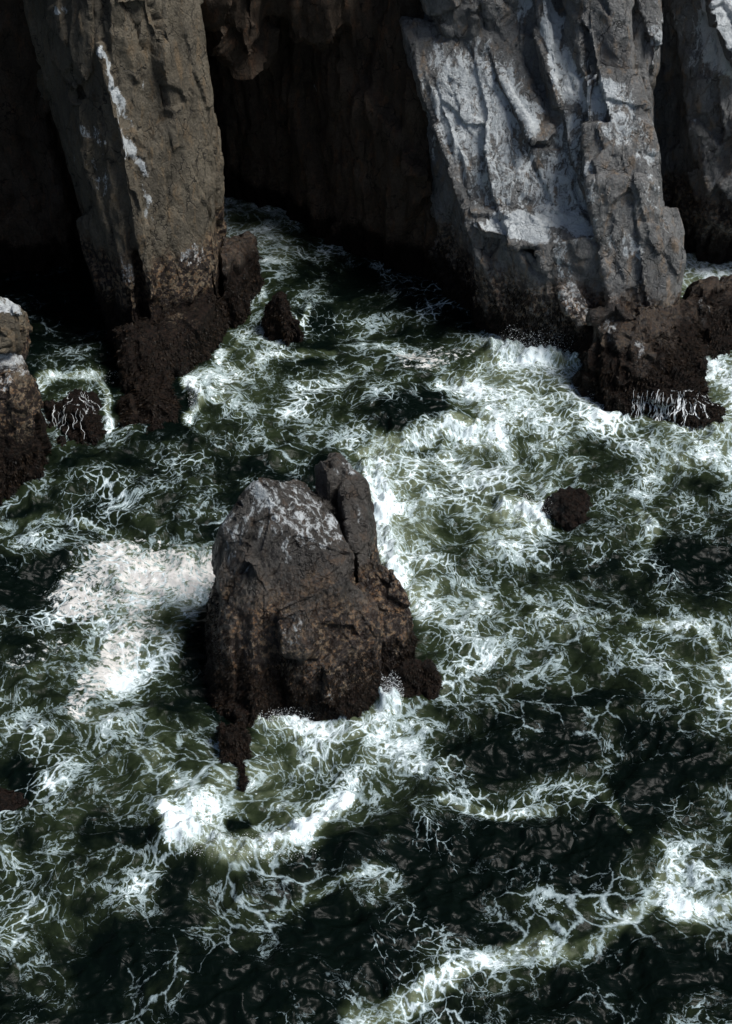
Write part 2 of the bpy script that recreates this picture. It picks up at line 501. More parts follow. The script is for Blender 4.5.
# half sunk rock at the left edge
r5 = empty('sea_boulder', G(4, 805), 'smooth black boulder breaking the surface at the lower left edge', 'boulder')
o = rock('rock_body', [block([(-60, 790, .5), (-20, 782, .5), (16, 788, .35), (26, 802, .05), (10, 816, -.05), (-60, 822, -.1)], .3, True)], .05, M_low, [(.9, .10), (.35, .04)], seed=23, soft=4)
adopt(o[0], r5)

# ------------------------------------------------------------------ right headland
hd = empty('headland', G(560, 360), 'huge pale grey headland with white stained slabs right of the inlet', 'headland')
hulls = [
    # core
    block([(415, -260, 70), (640, -260, 68), (412, 30, 67), (470, 200, 63), (478, 235, 61.8), (492, 345, 60.6), (585, 355, 59), (640, 330, 59), (655, 220, 60.6), (620, 60, 64.5)], 8, True),
    # big slab
    block([(402, 18, 66.0), (412, 60, 65.2), (434, 92, 64.2), (466, 168, 62.3), (470, 214, 61.6), (540, 216, 61.0), (588, 212, 60.6), (578, 130, 62.3), (540, 60, 64.4), (500, 34, 65.6), (440, 24, 66.2)], 3),
    # raised tongue in the middle of the slab
    block([(488, 36, 65.0), (512, 44, 64.6), (548, 108, 62.8), (556, 132, 62.1), (548, 142, 61.8), (534, 142, 61.8), (520, 108, 62.9), (500, 78, 63.7)], 1.5),
    # right rib with white streak
    block([(536, -30, 65.8), (562, -30, 65.6), (572, 60, 63.4), (590, 120, 61.8), (594, 214, 60.0), (572, 160, 61.2), (552, 60, 63.5)], 2),
    block([(524, -40, 65.2), (540, -40, 64.8), (552, 30, 63.8), (562, 104, 62.2), (553, 108, 62.5)], 1.2),
    # ledge
    block([(470, 208, 61.5), (486, 203, 61.9), (530, 212, 61.2), (592, 208, 60.6), (594, 238, 59.3), (560, 244, 59.4), (520, 246, 59.7), (478, 238, 60.4), (470, 224, 60.8)], 2.5),
    # under the ledge: block turned left
    block([(478, 240, 60.8), (520, 246, 60.0), (542, 266, 59.3), (556, 310, 58.9), (560, 350, 58.8), (520, 356, 59.2), (490, 345, 60.2)], 3, True),
    block([(540, 246, 59.4), (596, 236, 59), (628, 290, 58.3), (640, 312, 58.2), (600, 360, 58.2), (560, 354, 58.6), (548, 300, 58.9)], 3, True),
    block([(560, 286, 58.6), (572, 276, 58.8), (586, 300, 58.2), (594, 318, 57.9), (578, 328, 57.8), (566, 310, 58.1)], 1),
    # ridge block at the right
    block([(584, 76, 62.0), (634, 74, 61.8), (640, 118, 60.8), (654, 140, 60.2), (662, 198, 59.6), (664, 262, 58.8), (640, 300, 58.2), (596, 230, 59.0), (586, 176, 60.0)], 3),
    block([(588, 178, 59.6), (640, 180, 59.3), (655, 182, 59.5), (663, 262, 58.4), (646, 330, 57.8), (610, 305, 58.0), (600, 240, 58.8)], 3),
    block([(656, 210, 59.2), (676, 206, 59.6), (684, 232, 59.2), (682, 262, 58.6), (668, 290, 58.0), (654, 300, 57.9)], 2.2, True),
    # brown columns above
    block([(564, -60, 64.2), (596, -60, 63.8), (604, 70, 62.6), (632, 72, 62.3), (632, 0, 63.6), (628, -60, 64), (580, 62, 63.2)], 3),
    block([(560, -60, 64.8), (580, -60, 64.2), (600, 70, 62.3), (584, 76, 62.6), (566, 40, 63.8)], 2),
    block([(632, -60, 65), (652, -60, 64.6), (658, 40, 63.4), (656, 68, 63.0), (636, 66, 63.2)], 2.2),
    # dark overhanging brow above the slab
    block([(412, -80, 65.2), (450, -80, 64.8), (430, 10, 65.6), (446, 34, 65.0), (470, 38, 65.0), (484, 20, 65.2), (490, -80, 64.8)], 2.5),
    block([(480, -80, 64.8), (528, -80, 64.6), (486, 28, 65.0), (500, 30, 64.9), (520, 14, 65.0)], 2.5),
]
body = rock('rock_face', hulls, .075, M_head, [(1.9, .20), (.75, .085), (.28, .025)], seed=31, stretch=2.4, ribs=.05, lean=(-.3, .3),
            pale=[(470, 110, 60, 70, 0, .80), (520, 108, 12, 36, -30, 1.15), (440, 60, 12, 20, -20, .7), (560, 190, 40, 50, 0, .72),  # broad slab patches paint wet sky sheen along with the guano
                  (525, 224, 60, 16, 3, 1.2), (575, 225, 26, 14, 0, 1.0), (552, 40, 7, 60, -8, 1.25), (575, 80, 14, 40, -12, .85), (600, 95, 28, 18, 30, 1.0),
                  (620, 120, 28, 34, 0, .6), (572, 140, 18, 30, 0, .7), (500, 170, 60, 44, 0, .62), (585, 195, 16, 20, 0, .8), (576, 302, 12, 26, -22, 1.05),
                  (650, 170, 10, 60, -10, .45), (560, 260, 10, 22, -20, .6), (625, 245, 22, 16, 20, .6), (520, 5, 12, 18, 0, .9), (655, 40, 6, 40, -5, .6)])
adopt(body[0], hd)
hulls = [
    block([(596, 314, 3.6), (618, 308, 3.8), (640, 316, 3.5), (648, 345, 2.6), (652, 380, 1.4), (640, 400, .8), (604, 396, .8), (584, 378, .5), (586, 352, 1.6)], 3, True),
    block([(640, 304, 3.6), (690, 300, 2.4), (700, 345, .6), (690, 366, .4), (700, 384, .3), (660, 380, 1.4), (630, 350, 2.6)], 3, True),
    block([(590, 376, 1.3), (640, 368, 1.7), (686, 370, 1.3), (708, 386, .9), (722, 410, .3), (716, 430, 0), (690, 432, 0), (640, 418, 0), (600, 408, 0), (584, 392, .2), (690, 395, 1.25)], 1.5, True),
]
b2 = rock('rock_foot', hulls, .07, M_low, [(1.2, .22), (.5, .12), (.22, .05)], seed=33, stretch=1.4,
          pale=[(608, 325, 14, 12, 0, .45), (640, 350, 5, 12, 0, .6)])
adopt(b2[0], hd)
weed('seaweed', [body[1:], b2[1:]], 70000, hd, M_weed, 2.2, .15, 10)

# rock at the right edge
r6 = empty('sea_rock', G(720, 360), 'rounded brown rock with orange weed beside the headland foot at the right edge', 'rock')
o = rock('rock_body', [block([(692, 290, 60.4), (714, 283, 61.0), (790, 276, 61.2), (800, 300, 60), (800, 350, 59), (730, 362, 58.2), (698, 352, 58.6), (686, 310, 59.4)], 3, True)],
         .07, M_low, [(1.4, .26), (.5, .12)], seed=35, pale=[(706, 310, 10, 14, 0, .5)])
adopt(o[0], r6); weed('seaweed', [o[1:]], 12000, r6, M_weed, 1.8, .14, 11)

# top right cliff
tr = empty('rock_buttress', G(720, 262), 'grey rock buttress with pale top behind the dark cleft at the upper right corner', 'rock')
hulls = [
    block([(672, -260, 72), (900, -260, 77), (664, 0, 69.6), (678, 40, 69.0), (690, 120, 68.4), (700, 180, 67.6), (712, 262, 67.4), (760, 285, 66.5), (900, 285, 70), (900, 0, 73), (740, -40, 67.8)], 8, True),
    block([(664, -60, 69), (710, -60, 68), (720, 20, 67), (730, 60, 66.6), (735, 115, 66.4), (700, 112, 66.8), (682, 98, 67.6), (680, 30, 68.2)], 3),
    block([(700, -80, 68.2), (860, -80, 72), (860, 60, 70), (742, 70, 65.6), (716, 28, 66.2)], 3),
    block([(684, 100, 67.4), (712, 100, 66.8), (722, 160, 66.2), (712, 172, 66.2), (696, 160, 66.8)], 2),
    block([(700, 116, 66.9), (760, 110, 66), (760, 190, 65.6), (712, 196, 66.0), (700, 150, 66.6)], 2),
    block([(688, 172, 67.2), (730, 160, 66.2), (790, 160, 65.6), (790, 240, 65.2), (730, 226, 65.8), (700, 210, 66.6)], 2.5),
]
o = rock('rock_face', hulls, .09, M_head, [(1.8, .26), (.7, .11), (.28, .03)], seed=41, stretch=2.2, ribs=.06,
         pale=[(728, 30, 36, 52, 0, 1.7), (700, 60, 20, 40, 0, .5), (696, 130, 8, 22, 0, .55), (676, 20, 8, 24, 0, .5), (715, 180, 12, 10, 0, .4)])
adopt(o[0], tr)

# ------------------------------------------------------------------ the sea stack
st = empty('sea_stack', G(305, 700), 'tall dark brown sea stack standing in white water in the middle', 'rock')
hulls = [
    # main horn, its dark left flank, the right front block
    block([(244, 495, 6.3), (258, 480, 7.1), (296, 480, 6.6), (324, 496, 5.9), (342, 520, 5.3), (352, 556, 4.7), (256, 518, 6.0), (300, 546, 5.4), (340, 568, 4.6), (224, 528, 5.3),
           (209, 590, 40.6), (256, 604, 38.8), (300, 600, 38.5), (348, 592, 38.9)], 1.6, True),
    block([(226, 534, 5.0), (256, 560, 39.2), (208, 590, 40.8), (200, 650, 40.0), (203, 690, 39.0), (213, 728, 37.0), (250, 734, 36.2), (284, 704, 37.5), (284, 640, 38.2), (270, 590, 38.8)], 1.6, True),
    block([(276, 606, 38.0), (312, 594, 38.1), (350, 578, 38.6), (368, 598, 38.7), (378, 640, 38.2), (378, 682, 37.7), (354, 714, 36.9), (326, 716, 36.7), (294, 706, 37.0), (284, 660, 37.4)], 2.5, True),
    block([(278, 614, 37.7), (306, 608, 37.6), (318, 640, 37.1), (302, 662, 37.0), (284, 652, 37.2)], 1.2),
]
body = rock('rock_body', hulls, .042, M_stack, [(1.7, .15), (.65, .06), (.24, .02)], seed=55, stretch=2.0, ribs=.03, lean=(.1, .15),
            pale=[(298, 514, 66, 34, 25, .50), (240, 540, 10, 40, 8, .42), (262, 494, 24, 12, 30, .72), (290, 510, 44, 12, 38, .55), (320, 505, 34, 16, 35, .42), (232, 530, 6, 26, 10, .55), (290, 545, 8, 16, 0, .55),  # first broad patch paints the sky sheen of the top slope
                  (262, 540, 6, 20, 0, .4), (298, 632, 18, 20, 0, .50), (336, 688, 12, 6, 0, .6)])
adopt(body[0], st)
hulls = [
    block([(316, 465, 6.5), (323, 459, 6.9), (336, 457, 6.9), (345, 469, 6.4), (344, 490, 5.6), (328, 484, 6.2)], 1.0, True),
    block([(340, 474, 6.2), (350, 473, 6.1), (360, 484, 5.8), (366, 505, 5.2), (372, 545, 4.4), (371, 562, 4.0), (358, 566, 4.0), (348, 520, 5.2)], 1.2, True),
    block([(356, 562, 3.8), (374, 561, 4.0), (391, 574, 3.6), (403, 596, 3.0), (410, 620, 2.3), (402, 636, 1.9), (384, 644, 1.8), (366, 610, 2.8)], 1.0, True),
    block([(376, 645, 1.6), (392, 650, 1.3), (398, 678, .5), (388, 690, .2), (372, 680, .5)], 1.0, True),
]
sp = rock('rock_spire', hulls, .042, M_stack, [(1.2, .18), (.5, .09), (.22, .025)], seed=57, stretch=2.6, ribs=.08, lean=(-.2, .1),
          pale=[(345, 472, 8, 10, 0, .5), (355, 510, 6, 18, -10, .4), (390, 590, 8, 10, 0, .35)])
adopt(sp[0], st)
ft = rock('side_lobe', [block([(398, 668, .9), (416, 661, 1.0), (432, 667, .8), (440, 682, .3), (432, 697, 0), (412, 704, 0), (400, 692, .2)], .8, True)],
          .045, M_low, [(.8, .14), (.3, .07)], seed=59, stretch=1.3)
adopt(ft[0], st)
tl = rock('rock_foot', [block([(220, 724, 1.0), (244, 722, 1.0), (218, 742, .7), (252, 750, .35), (244, 766, 0), (228, 774, 0), (219, 762, .1)], 1, True),
                        block([(238, 758, .4), (246, 760, .35), (246, 786, .12), (242, 797, 0), (238, 784, .1)], .3, True)], .04, M_low, [(.6, .09), (.25, .05)], seed=60, stretch=1.3)
adopt(tl[0], st)
weed('seaweed', [body[1:], sp[1:], ft[1:], tl[1:]], 70000, st, M_weed, 1.9, .09, 12)

# foam-side boulder
r7 = empty('sea_boulder', G(567, 520), 'small round wet boulder with purple brown weed in the foam right of the stack', 'boulder')
o = rock('rock_body', [block([(546, 496, .2), (560, 487, .45), (580, 488, .4), (594, 503, .1), (593, 518, -.05), (572, 524, -.05), (552, 519, -.05), (543, 508, 0), (568, 501, .65)], .3, True)],
         .045, M_low, [(.8, .13), (.3, .06)], seed=61, soft=4, pale=[(556, 505, 6, 14, 15, .5)])
adopt(o[0], r7); weed('seaweed', [o[1:]], 900, r7, M_weed, .1, .05, 13)

# ------------------------------------------------------------------ the sea
def axis(lo, hi, step, far):
    core = np.arange(lo, hi + step * .5, step)
    s = step; a = []; x = hi
    while x < far:
        s *= 1.12; x += s; a.append(x)
    s = step; b = []; x = lo
    while x > -far:
        s *= 1.12; x -= s; b.append(x)
    return np.concatenate([b[::-1], core, a])


Q = 1.0
xs = axis(-23, 23, .06 * Q, 2500.)
ys = axis(22, 80, .06 * Q, 2500.)
X, Y = np.meshgrid(xs, ys)
NX, NY = len(xs), len(ys)
x = X.ravel().astype(np.float64); y = Y.ravel().astype(np.float64)
inside = (np.abs(x) < 60) & (y > 5) & (y < 110)
px, py = pix(x, y, np.zeros_like(x))
px = np.where(inside, px, -500); py = np.where(inside, py, 600)

ROWS = """
0 0 0 0 0 0 0 0 0 0 0 0 0 0 0 0 0 0 0 0
0 0 0 0 0 0 0 0 0 0 0 0 0 0 0 0 0 0 0 0
0 0 0 0 0 0 0 0 0 0 0 0 0 0 0 0 0 0 0 0
0 0 0 0 0 0 0 0 0 0 0 0 0 0 0 0 0 0 0 0
0 0 0 0 0 6 6 4 0 0 0 0 0 0 0 0 0 0 6 7
0 0 0 0 0 7 7 6 5 2 0 0 0 0 0 0 0 0 8 8
0 0 0 0 0 6 7 7 5 4 2 0 0 0 0 0 0 0 9 9
1 1 1 0 0 0 3 4 3 2 2 1 0 0 0 0 0 0 9 8
1 1 1 0 0 0 5 4 3 4 3 2 2 2 0 0 0 0 0 5
2 2 2 1 0 3 6 5 3 4 4 4 6 7 7 7 0 0 0 6
0 5 5 3 0 6 6 6 5 5 5 3 6 8 8 7 6 0 0 7
0 6 4 3 0 5 5 5 5 4 2 1 4 8 7 7 8 7 7 7
3 4 3 3 4 4 4 4 3 5 7 7 8 7 5 5 4 5 7 7
4 4 3 3 3 3 3 0 0 5 9 7 6 7 7 4 4 4 4 4
4 3 3 5 5 4 0 0 0 0 9 8 5 7 7 4 4 5 3 3
2 2 6 8 8 7 0 0 0 0 8 7 5 4 5 3 3 5 2 2
2 3 7 8 7 6 0 0 0 0 0 7 6 6 5 4 3 3 4 4
3 5 6 7 6 1 0 0 0 0 0 6 5 6 5 4 5 5 5 5
4 6 5 7 4 2 0 0 0 0 0 5 5 4 4 5 4 4 5 6
4 4 6 5 4 4 0 6 7 7 7 5 3 2 3 3 3 3 4 6
5 5 5 5 6 5 2 7 7 6 6 5 3 2 2 2 3 2 2 4
4 5 5 5 5 6 7 7 5 4 5 4 4 4 5 5 3 2 2 3
3 5 3 4 5 8 6 5 7 6 4 4 3 2 2 3 2 3 3 4
4 5 3 3 3 6 8 8 5 3 2 4 3 1 1 1 2 4 5 4
5 4 4 4 3 3 3 3 4 3 3 2 1 2 3 2 3 4 5 5
5 4 4 3 2 3 4 3 2 1 1 1 1 2 3 4 4 4 4 4
3 3 3 3 2 2 2 2 1 1 1 3 4 4 3 2 2 2 2 2
2 3 2 2 2 1 1 2 1 2 4 4 3 2 2 1 3 2 3 2
""".split()
GR = np.array(ROWS, float).reshape(28, 20) / 9 * .94
wxp = fbm2(x * .35, y * .35, 3, 201) * 38; wyp = fbm2(x * .35, y * .35, 3, 211) * 30
qx = px + wxp * .8; qy = py + wyp * .8
gx = np.clip(qx / 36.6 - .5, 0, 18.999); gy = np.clip(qy / 36.57 - .5, 0, 26.999)
i0 = gx.astype(int); j0 = gy.astype(int); fx = gx - i0; fy = gy - j0
fx = fx * fx * (3 - 2 * fx); fy = fy * fy * (3 - 2 * fy)
dens = GR[j0, i0] * (1 - fx) * (1 - fy) + GR[j0, i0 + 1] * fx * (1 - fy) + GR[j0 + 1, i0] * (1 - fx) * fy + GR[j0 + 1, i0 + 1] * fx * fy


def stroke(pts, w, wob=1.0):
    """distance field (0..1) of a polyline drawn on the sea, in survey pixels; w = half width"""
    best = np.full(x.shape, 9e9)
    ux = px + wxp * .35 * wob; uy = py + wyp * .35 * wob
    for (x0, y0, w0), (x1, y1, w1) in zip(pts[:-1], pts[1:]):
        dx, dy = x1 - x0, y1 - y0
        t = np.clip(((ux - x0) * dx + (uy - y0) * dy) / (dx * dx + dy * dy), 0, 1)
        d = np.hypot(ux - x0 - t * dx, uy - y0 - t * dy) / ((w0 + (w1 - w0) * t) * w)
        best = np.minimum(best, d)
    return sst(1.5, .35, best)


STROKES = [
    # surge round the front of the stack
    ([(168, 812, 12), (186, 846, 22), (232, 866, 20), (290, 846, 18), (335, 818, 16), (352, 800, 8)], 1.0, 1.0),
    ([(214, 800, 12), (190, 830, 16)], 1.0, .85),
    ([(262, 724, 16), (300, 722, 14), (336, 736, 10), (392, 706, 12)], 1.0, .85),
    ([(250, 750, 10), (300, 765, 8), (350, 745, 6), (420, 770, 8)], 1.0, .65),
    # long crest lower right
    ([(360, 1020, 20), (430, 990, 16), (480, 965, 9), (540, 945, 20), (570, 962, 16), (600, 936, 10), (650, 905, 10), (672, 872, 14), (680, 905, 14), (732, 898, 14)], 1.0, .85),
    ([(660, 850, 12), (700, 870, 6), (745, 880, 6)], 1.0, .7),
    ([(440, 800, 6), (500, 812, 10), (545, 800, 9), (560, 806, 3)], 1.0, .72),
    ([(560, 778, 4), (600, 784, 10), (630, 830, 4)], 1.0, .68),
    ([(640, 620, 6), (690, 628, 8), (712, 655, 8), (732, 690, 10)], 1.0, .78),
    ([(480, 640, 4), (560, 640, 8), (620, 615, 6), (690, 622, 6)], 1.0, .6),
    # foam fan right of the stack
    ([(385, 440, 18), (376, 500, 20), (386, 560, 20), (420, 610, 16)], 1.0, .98),
    ([(362, 452, 10), (410, 430, 10), (460, 420, 12), (500, 440, 14)], 1.0, .95),
    ([(490, 360, 12), (540, 372, 12), (590, 395, 8)], 1.0, .9),
    ([(500, 510, 10), (530, 514, 16), (545, 520, 10)], 1.0, 1.05),
    ([(490, 380, 14), (480, 430, 14), (470, 470, 14), (520, 500, 12)], 1.0, .85),
    ([(600, 400, 8), (660, 424, 8), (732, 430, 10)], 1.0, .9),
    ([(640, 560, 5), (655, 530, 9), (640, 510, 5)], 1.0, .75),
    ([(690, 250, 14), (710, 268, 10)], 1.2, 1.0),
    ([(690, 372, 8), (740, 380, 14)], 1.0, .85),
    # inlet
    ([(252, 268, 4), (262, 300, 5), (300, 318, 5), (310, 300, 3)], 1.0, .7),
    ([(190, 376, 8), (230, 372, 10), (270, 350, 5), (330, 350, 6)], 1.0, .72),
    ([(188, 380, 8), (196, 410, 8), (186, 426, 6)], 1.0, .95),
    ([(44, 385, 8), (60, 376, 6), (100, 372, 6), (112, 400, 5), (104, 432, 5)], 1.0, .85),
    ([(224, 345, 5), (214, 360, 5), (244, 330, 4)], 1.0, .75),
    # left shreds
    ([(0, 520, 6), (60, 512, 6), (120, 530, 7)], 1.0, .62),
    ([(0, 850, 14), (20, 900, 12), (80, 925, 8)], 1.0, .55),
    ([(130, 740, 6), (180, 780, 8), (170, 812, 8)], 1.0, .68),
    ([(270, 915, 4), (330, 893, 6), (376, 878, 5)], 1.0, .6),
    ([(205, 925, 4), (235, 910, 5), (255, 905, 3)], 1.0, .6),
]
for pts, w, s in STROKES:
    k = stroke(pts, w)
    dens = np.maximum(dens, (.20 + .76 * k) * s * sst(0, .25, k))
# calm dark pools
for pts, s in [([(395, 415, 16), (430, 412, 16)], .9), ([(660, 560, 22), (710, 570, 30)], .7), ([(420, 850, 26), (560, 860, 34), (600, 880, 20)], .8), ([(120, 960, 30), (330, 970, 50)], .5),
               ([(290, 890, 14), (370, 850, 14)], .7), ([(600, 990, 50), (720, 960, 30)], .45), ([(560, 740, 50), (680, 760, 40)], .35), ([(228, 822, 8), (245, 822, 6)], .7),
               ([(205, 600, 6), (190, 660, 10)], .8), ([(20, 770, 14), (25, 790, 12)], .6), ([(90, 830, 14), (150, 850, 14)], .4)]:
    dens = dens * (1 - s * stroke(pts, 1.0))


# scum: thick old foam, warm white
scum = np.maximum.reduce([stroke([(75, 590, 26), (110, 575, 34), (150, 565, 26), (205, 570, 16)], 1.05), stroke([(120, 640, 12), (100, 680, 14), (78, 706, 10)], 1.0) * .95,
                          stroke([(140, 610, 18), (128, 650, 12)], 1.0) * .9, stroke([(20, 660, 10), (60, 645, 14)], 1.0) * .6,
                          stroke([(405, 356, 8), (440, 352, 12), (475, 352, 6)], 1.0) * .85, stroke([(100, 545, 8), (75, 560, 10)], 1.0) * .7])
scum = np.where(inside, scum, 0)
# white water that stands up (splashes)
heap = np.maximum.reduce([stroke([(372, 470, 12), (380, 530, 14), (392, 575, 10)], 1.1) * .55, stroke([(505, 505, 8), (535, 516, 13)], 1.1) * .5,
                          stroke([(388, 700, 10), (398, 706, 7)], 1.0) * .9, stroke([(262, 722, 10), (300, 718, 9)], 1.0) * .5,
                          stroke([(180, 835, 14), (230, 862, 14), (300, 840, 14), (345, 815, 8)], 1.0) * .42, stroke([(495, 352, 6), (585, 360, 6)], 1.2) * .6,
                          stroke([(400, 440, 14), (470, 425, 14)], 1.0) * .4, stroke([(190, 392, 6), (196, 410, 6)], 1.0) * .5])
heap = np.where(inside, heap, 0)
dens = np.where(inside, np.clip(dens + .25 * heap, 0, 1.1), .28)

# wave heights: swell, chop with sharpened crests, small chop
amp = np.where(inside, 1.0, .7)
sh = np.clip((py - 180) / 250, .35, 1)
chop1 = 1 - 2 * np.abs(fbm2(x * .16 + 3, y * .22, 3, 301))
chop2 = 1 - 2 * np.abs(fbm2(x * .55 + .5 * noise2(x * .3, y * .3, 5), y * .75, 3, 311))
chop3 = 1 - 2 * np.abs(fbm2(x * 1.9 + .6 * noise2(x, y, 6), y * 2.4, 3, 321))
hz = sh * amp * (.46 * chop1 + .26 * chop2 + .060 * chop3) - .48
hz += .20 * np.sin(x * .22 + y * .31 + 1.2 * fbm2(x * .08, y * .08, 2, 331))
# big pulse with a hollow in front of the stack and the breaker at its right
hz += .45 * stroke([(180, 850, 26), (250, 880, 30), (340, 850, 26)], 1.0) * inside + .35 * stroke([(360, 870, 20), (420, 820, 22)], 1.0) * inside
hz += .5 * stroke([(380, 400, 24), (440, 410, 22)], 1.0) * inside
lump = fbm2(x * 2.2, y * 2.2, 5, 341)
hz += sst(.5, 1.0, dens) * (.10 * lump + .05)
lump3 = fbm2(x * 1.6, y * 1.6, 3, 344)
hz += heap * np.clip(.5 + 1.1 * lump3 + .22 * fbm2(x * 5, y * 5, 2, 351), 0, 2)
far = np.clip(1 - (np.hypot(x, y - 45) - 60) / 200, 0, 1)
hz *= far

# flow coordinates: the foam net is carried along by eddies, so its threads are drawn out and curled
u = x.copy(); v = y.copy()
e = .05
def psi(a, b):
    return 1.1 * noise2(a * .28, b * .34, 401) + .16 * noise2(a * .8, b * .9, 402)
for step in range(7):
    p0 = psi(u, v); pxd = (psi(u + e, v) - p0) / e; pyd = (psi(u, v + e) - p0) / e
    u += .062 * pyd; v -= .062 * pxd
for (cx, cy, R, ang) in [(240, 822, 2.4, 1.3), (450, 480, 3.2, 1.0), (170, 400, 2.2, -1.0), (620, 500, 3, .7), (430, 560, 3, -.8), (100, 600, 2.5, .8), (300, 300, 4, 1.2)]:
    c = G(cx, cy); du, dv = u - c[0], v - c[1]
    a = .5 * ang * np.exp(-(du * du + dv * dv) / R / R)
    u, v = c[0] + du * np.cos(a) - dv * np.sin(a), c[1] + du * np.sin(a) + dv * np.cos(a)

me = bpy.data.meshes.new('sea_water')
me.vertices.add(NX * NY)
me.vertices.foreach_set('co', np.stack([x, y, hz], 1).astype(np.float32).ravel())
ii = (np.arange(NY - 1)[:, None] * NX + np.arange(NX - 1)[None, :]).ravel()
quads = np.stack([ii, ii + 1, ii + NX + 1, ii + NX], 1).astype(np.int32)
me.loops.add(quads.size); me.loops.foreach_set('vertex_index', quads.ravel())
me.polygons.add(len(quads))
me.polygons.foreach_set('loop_start', np.arange(len(quads), dtype=np.int32) * 4)
me.polygons.foreach_set('use_smooth', np.ones(len(quads), bool))
me.update(calc_edges=True)
for nm, arr in (('foam', dens), ('scum', scum), ('heap', heap)):
    at = me.attributes.new(nm, 'FLOAT', 'POINT'); at.data.foreach_set('value', arr.astype(np.float32))
at = me.attributes.new('flow', 'FLOAT_VECTOR', 'POINT')
at.data.foreach_set('vector', np.stack([u, v, np.zeros_like(u)], 1).astype(np.float32).ravel())

m, nt, b = newmat('foamy_sea_water')
n = N(nt)
pos = nt.nodes.new('ShaderNodeNewGeometry').outputs['Position']
flow = n.attr('flow', 1)
den = n.attr('foam'); scm = n.attr('scum'); hp = n.attr('heap')
fl1 = n.vadd(flow, n.vmul(n.vadd(n.noise(flow, .8, 2, .45, 0, True, d2=True), (-.5, -.5, 0)), (.7, .7, 0)))
fl2 = n.vadd(fl1, n.vmul(n.vadd(n.noise(flow, 4.2, 2, .5, 0, True, d2=True), (-.5, -.5, 0)), (.20, .20, 0)))
clump = n.noise(flow, .42, 7, .64, d2=True)
fpos = n.vadd(n.vmul(pos, (.5, .7, 0)), n.vmul(flow, (.5, .5, 0)))
fine = n.noise(fpos, 5.0, 5, .72, d2=True)
dl = n.math('ADD', den, n.math('MULTIPLY', n.math('SUBTRACT', clump, .5), 2.3))
dl = n.math('ADD', dl, n.math('MULTIPLY', n.math('SUBTRACT', fine, .5), .55))
def threads(vec, scale, lo, hi, top, ragged, off):
    vr = n.vor(n.vadd(vec, off), scale, dim='2D')
    vr = n.math('ADD', vr, n.math('MULTIPLY', n.math('SUBTRACT', fine, .5), ragged))
    th = n.math('MULTIPLY', n.math('SUBTRACT', dl, lo), top)
    return n.math('SUBTRACT', th, vr)
def contour(vec, scale, lo, gain, det, rough):
    k = n.math('ABSOLUTE', n.math('SUBTRACT', n.noise(vec, scale, det, rough, d2=True), .5))
    return n.math('SUBTRACT', n.math('MULTIPLY', n.math('SUBTRACT', dl, lo), gain), k)
cA = n.math('MULTIPLY', contour(fl2, .62, .18, .058, 7, .62), 3.0)
var = n.math('MULTIPLY', n.math('SUBTRACT', n.noise(flow, .23, 2, .5, d2=True), .5), 1.6)
t1 = threads(fl2, .92, n.math('ADD', .28, var), 0, .125, .26, (0, 0, 0))
t2 = threads(fl2, 2.4, n.math('SUBTRACT', .38, var), 0, .27, .40, (5.2, 1.3, 0))
torn = n.math('MULTIPLY', n.math('ADD', n.math('SUBTRACT', dl, .88), n.math('MULTIPLY', n.math('SUBTRACT', fine, .5), 1.4)), .7)
sig = n.math('MAXIMUM', n.math('MAXIMUM', cA, t1), n.math('MAXIMUM', t2, torn))
foam = n.ss(-.015, n.math('MULTIPLY_ADD', n.ss(.6, 1.1, den), .07, .05), sig)
thick = n.ss(.01, .20, sig)
# old scum: nearly solid with small torn holes
ssig = n.math('ADD', n.math('MULTIPLY', scm, .80), n.math('MULTIPLY', n.math('SUBTRACT', clump, .5), 1.6))
ssig = n.math('ADD', ssig, n.math('MULTIPLY', n.math('SUBTRACT', fine, .5), 2.6))
ssig = n.math('ADD', ssig, n.math('MULTIPLY', n.math('SUBTRACT', n.noise(n.vmul(fl2, (1, 2.0, 1)), 2.4, 4, .6, d2=True), .5), 2.6))
sc = n.math('MULTIPLY', n.math('MULTIPLY', n.ss(.45, 1.0, ssig), .9), n.ss(.03, .2, scm))
allf = n.math('MAXIMUM', n.math('MAXIMUM', n.math('MULTIPLY', foam, n.math('MULTIPLY_ADD', thick, .60, .40)), sc), n.math('MULTIPLY', n.ss(.45, .75, hp), n.ss(.3, .5, fine)), clamp=True)
# body colour: clear deep water is near black green, water full of fine bubbles is milky olive
dm = n.math('ADD', den, n.math('MULTIPLY', n.math('SUBTRACT', clump, .5), 1.1))
wc = n.mix(n.ss(.15, .75, dm), (.0015, .0036, .0028), (.028, .039, .018))
wc = n.mix(n.ss(.50, 1.0, dm), wc, (.165, .188, .12))
wc = n.mix(n.ss(.85, 1.4, n.math('ADD', dm, n.math('MULTIPLY', n.math('SUBTRACT', fine, .5), .5))), wc, (.38, .45, .43))
fc = n.mix(thick, (.40, .52, .56), (.78, .87, .90))
fc = n.mix(sc, fc, n.mix(n.ss(.35, .65, n.noise(flow, 2.2, 5, .7, d2=True)), (.60, .56, .53), (.77, .74, .71)))
c = n.mix(allf, wc, fc)
nt.links.new(c, b.inputs['Base Color'])
nt.links.new(n.math('MULTIPLY_ADD', allf, .40, .30), b.inputs['Roughness'])
b.inputs['IOR'].default_value = 1.33
b.inputs['Specular IOR Level'].default_value = .09
w1 = n.noise(n.vmul(pos, (1, 1.35, 1)), 1.7, 2, .5, .6, d2=True)
w2 = n.noise(flow, 9, 3, .65, d2=True)
nrm = n.bump(n.math('MULTIPLY_ADD', w2, n.math('MULTIPLY_ADD', den, .26, .01), w1), .22, .36)
nt.links.new(nrm, b.inputs['Normal'])
me.materials.append(m)
sea = bpy.data.objects.new('sea_water', me); COL.objects.link(sea)
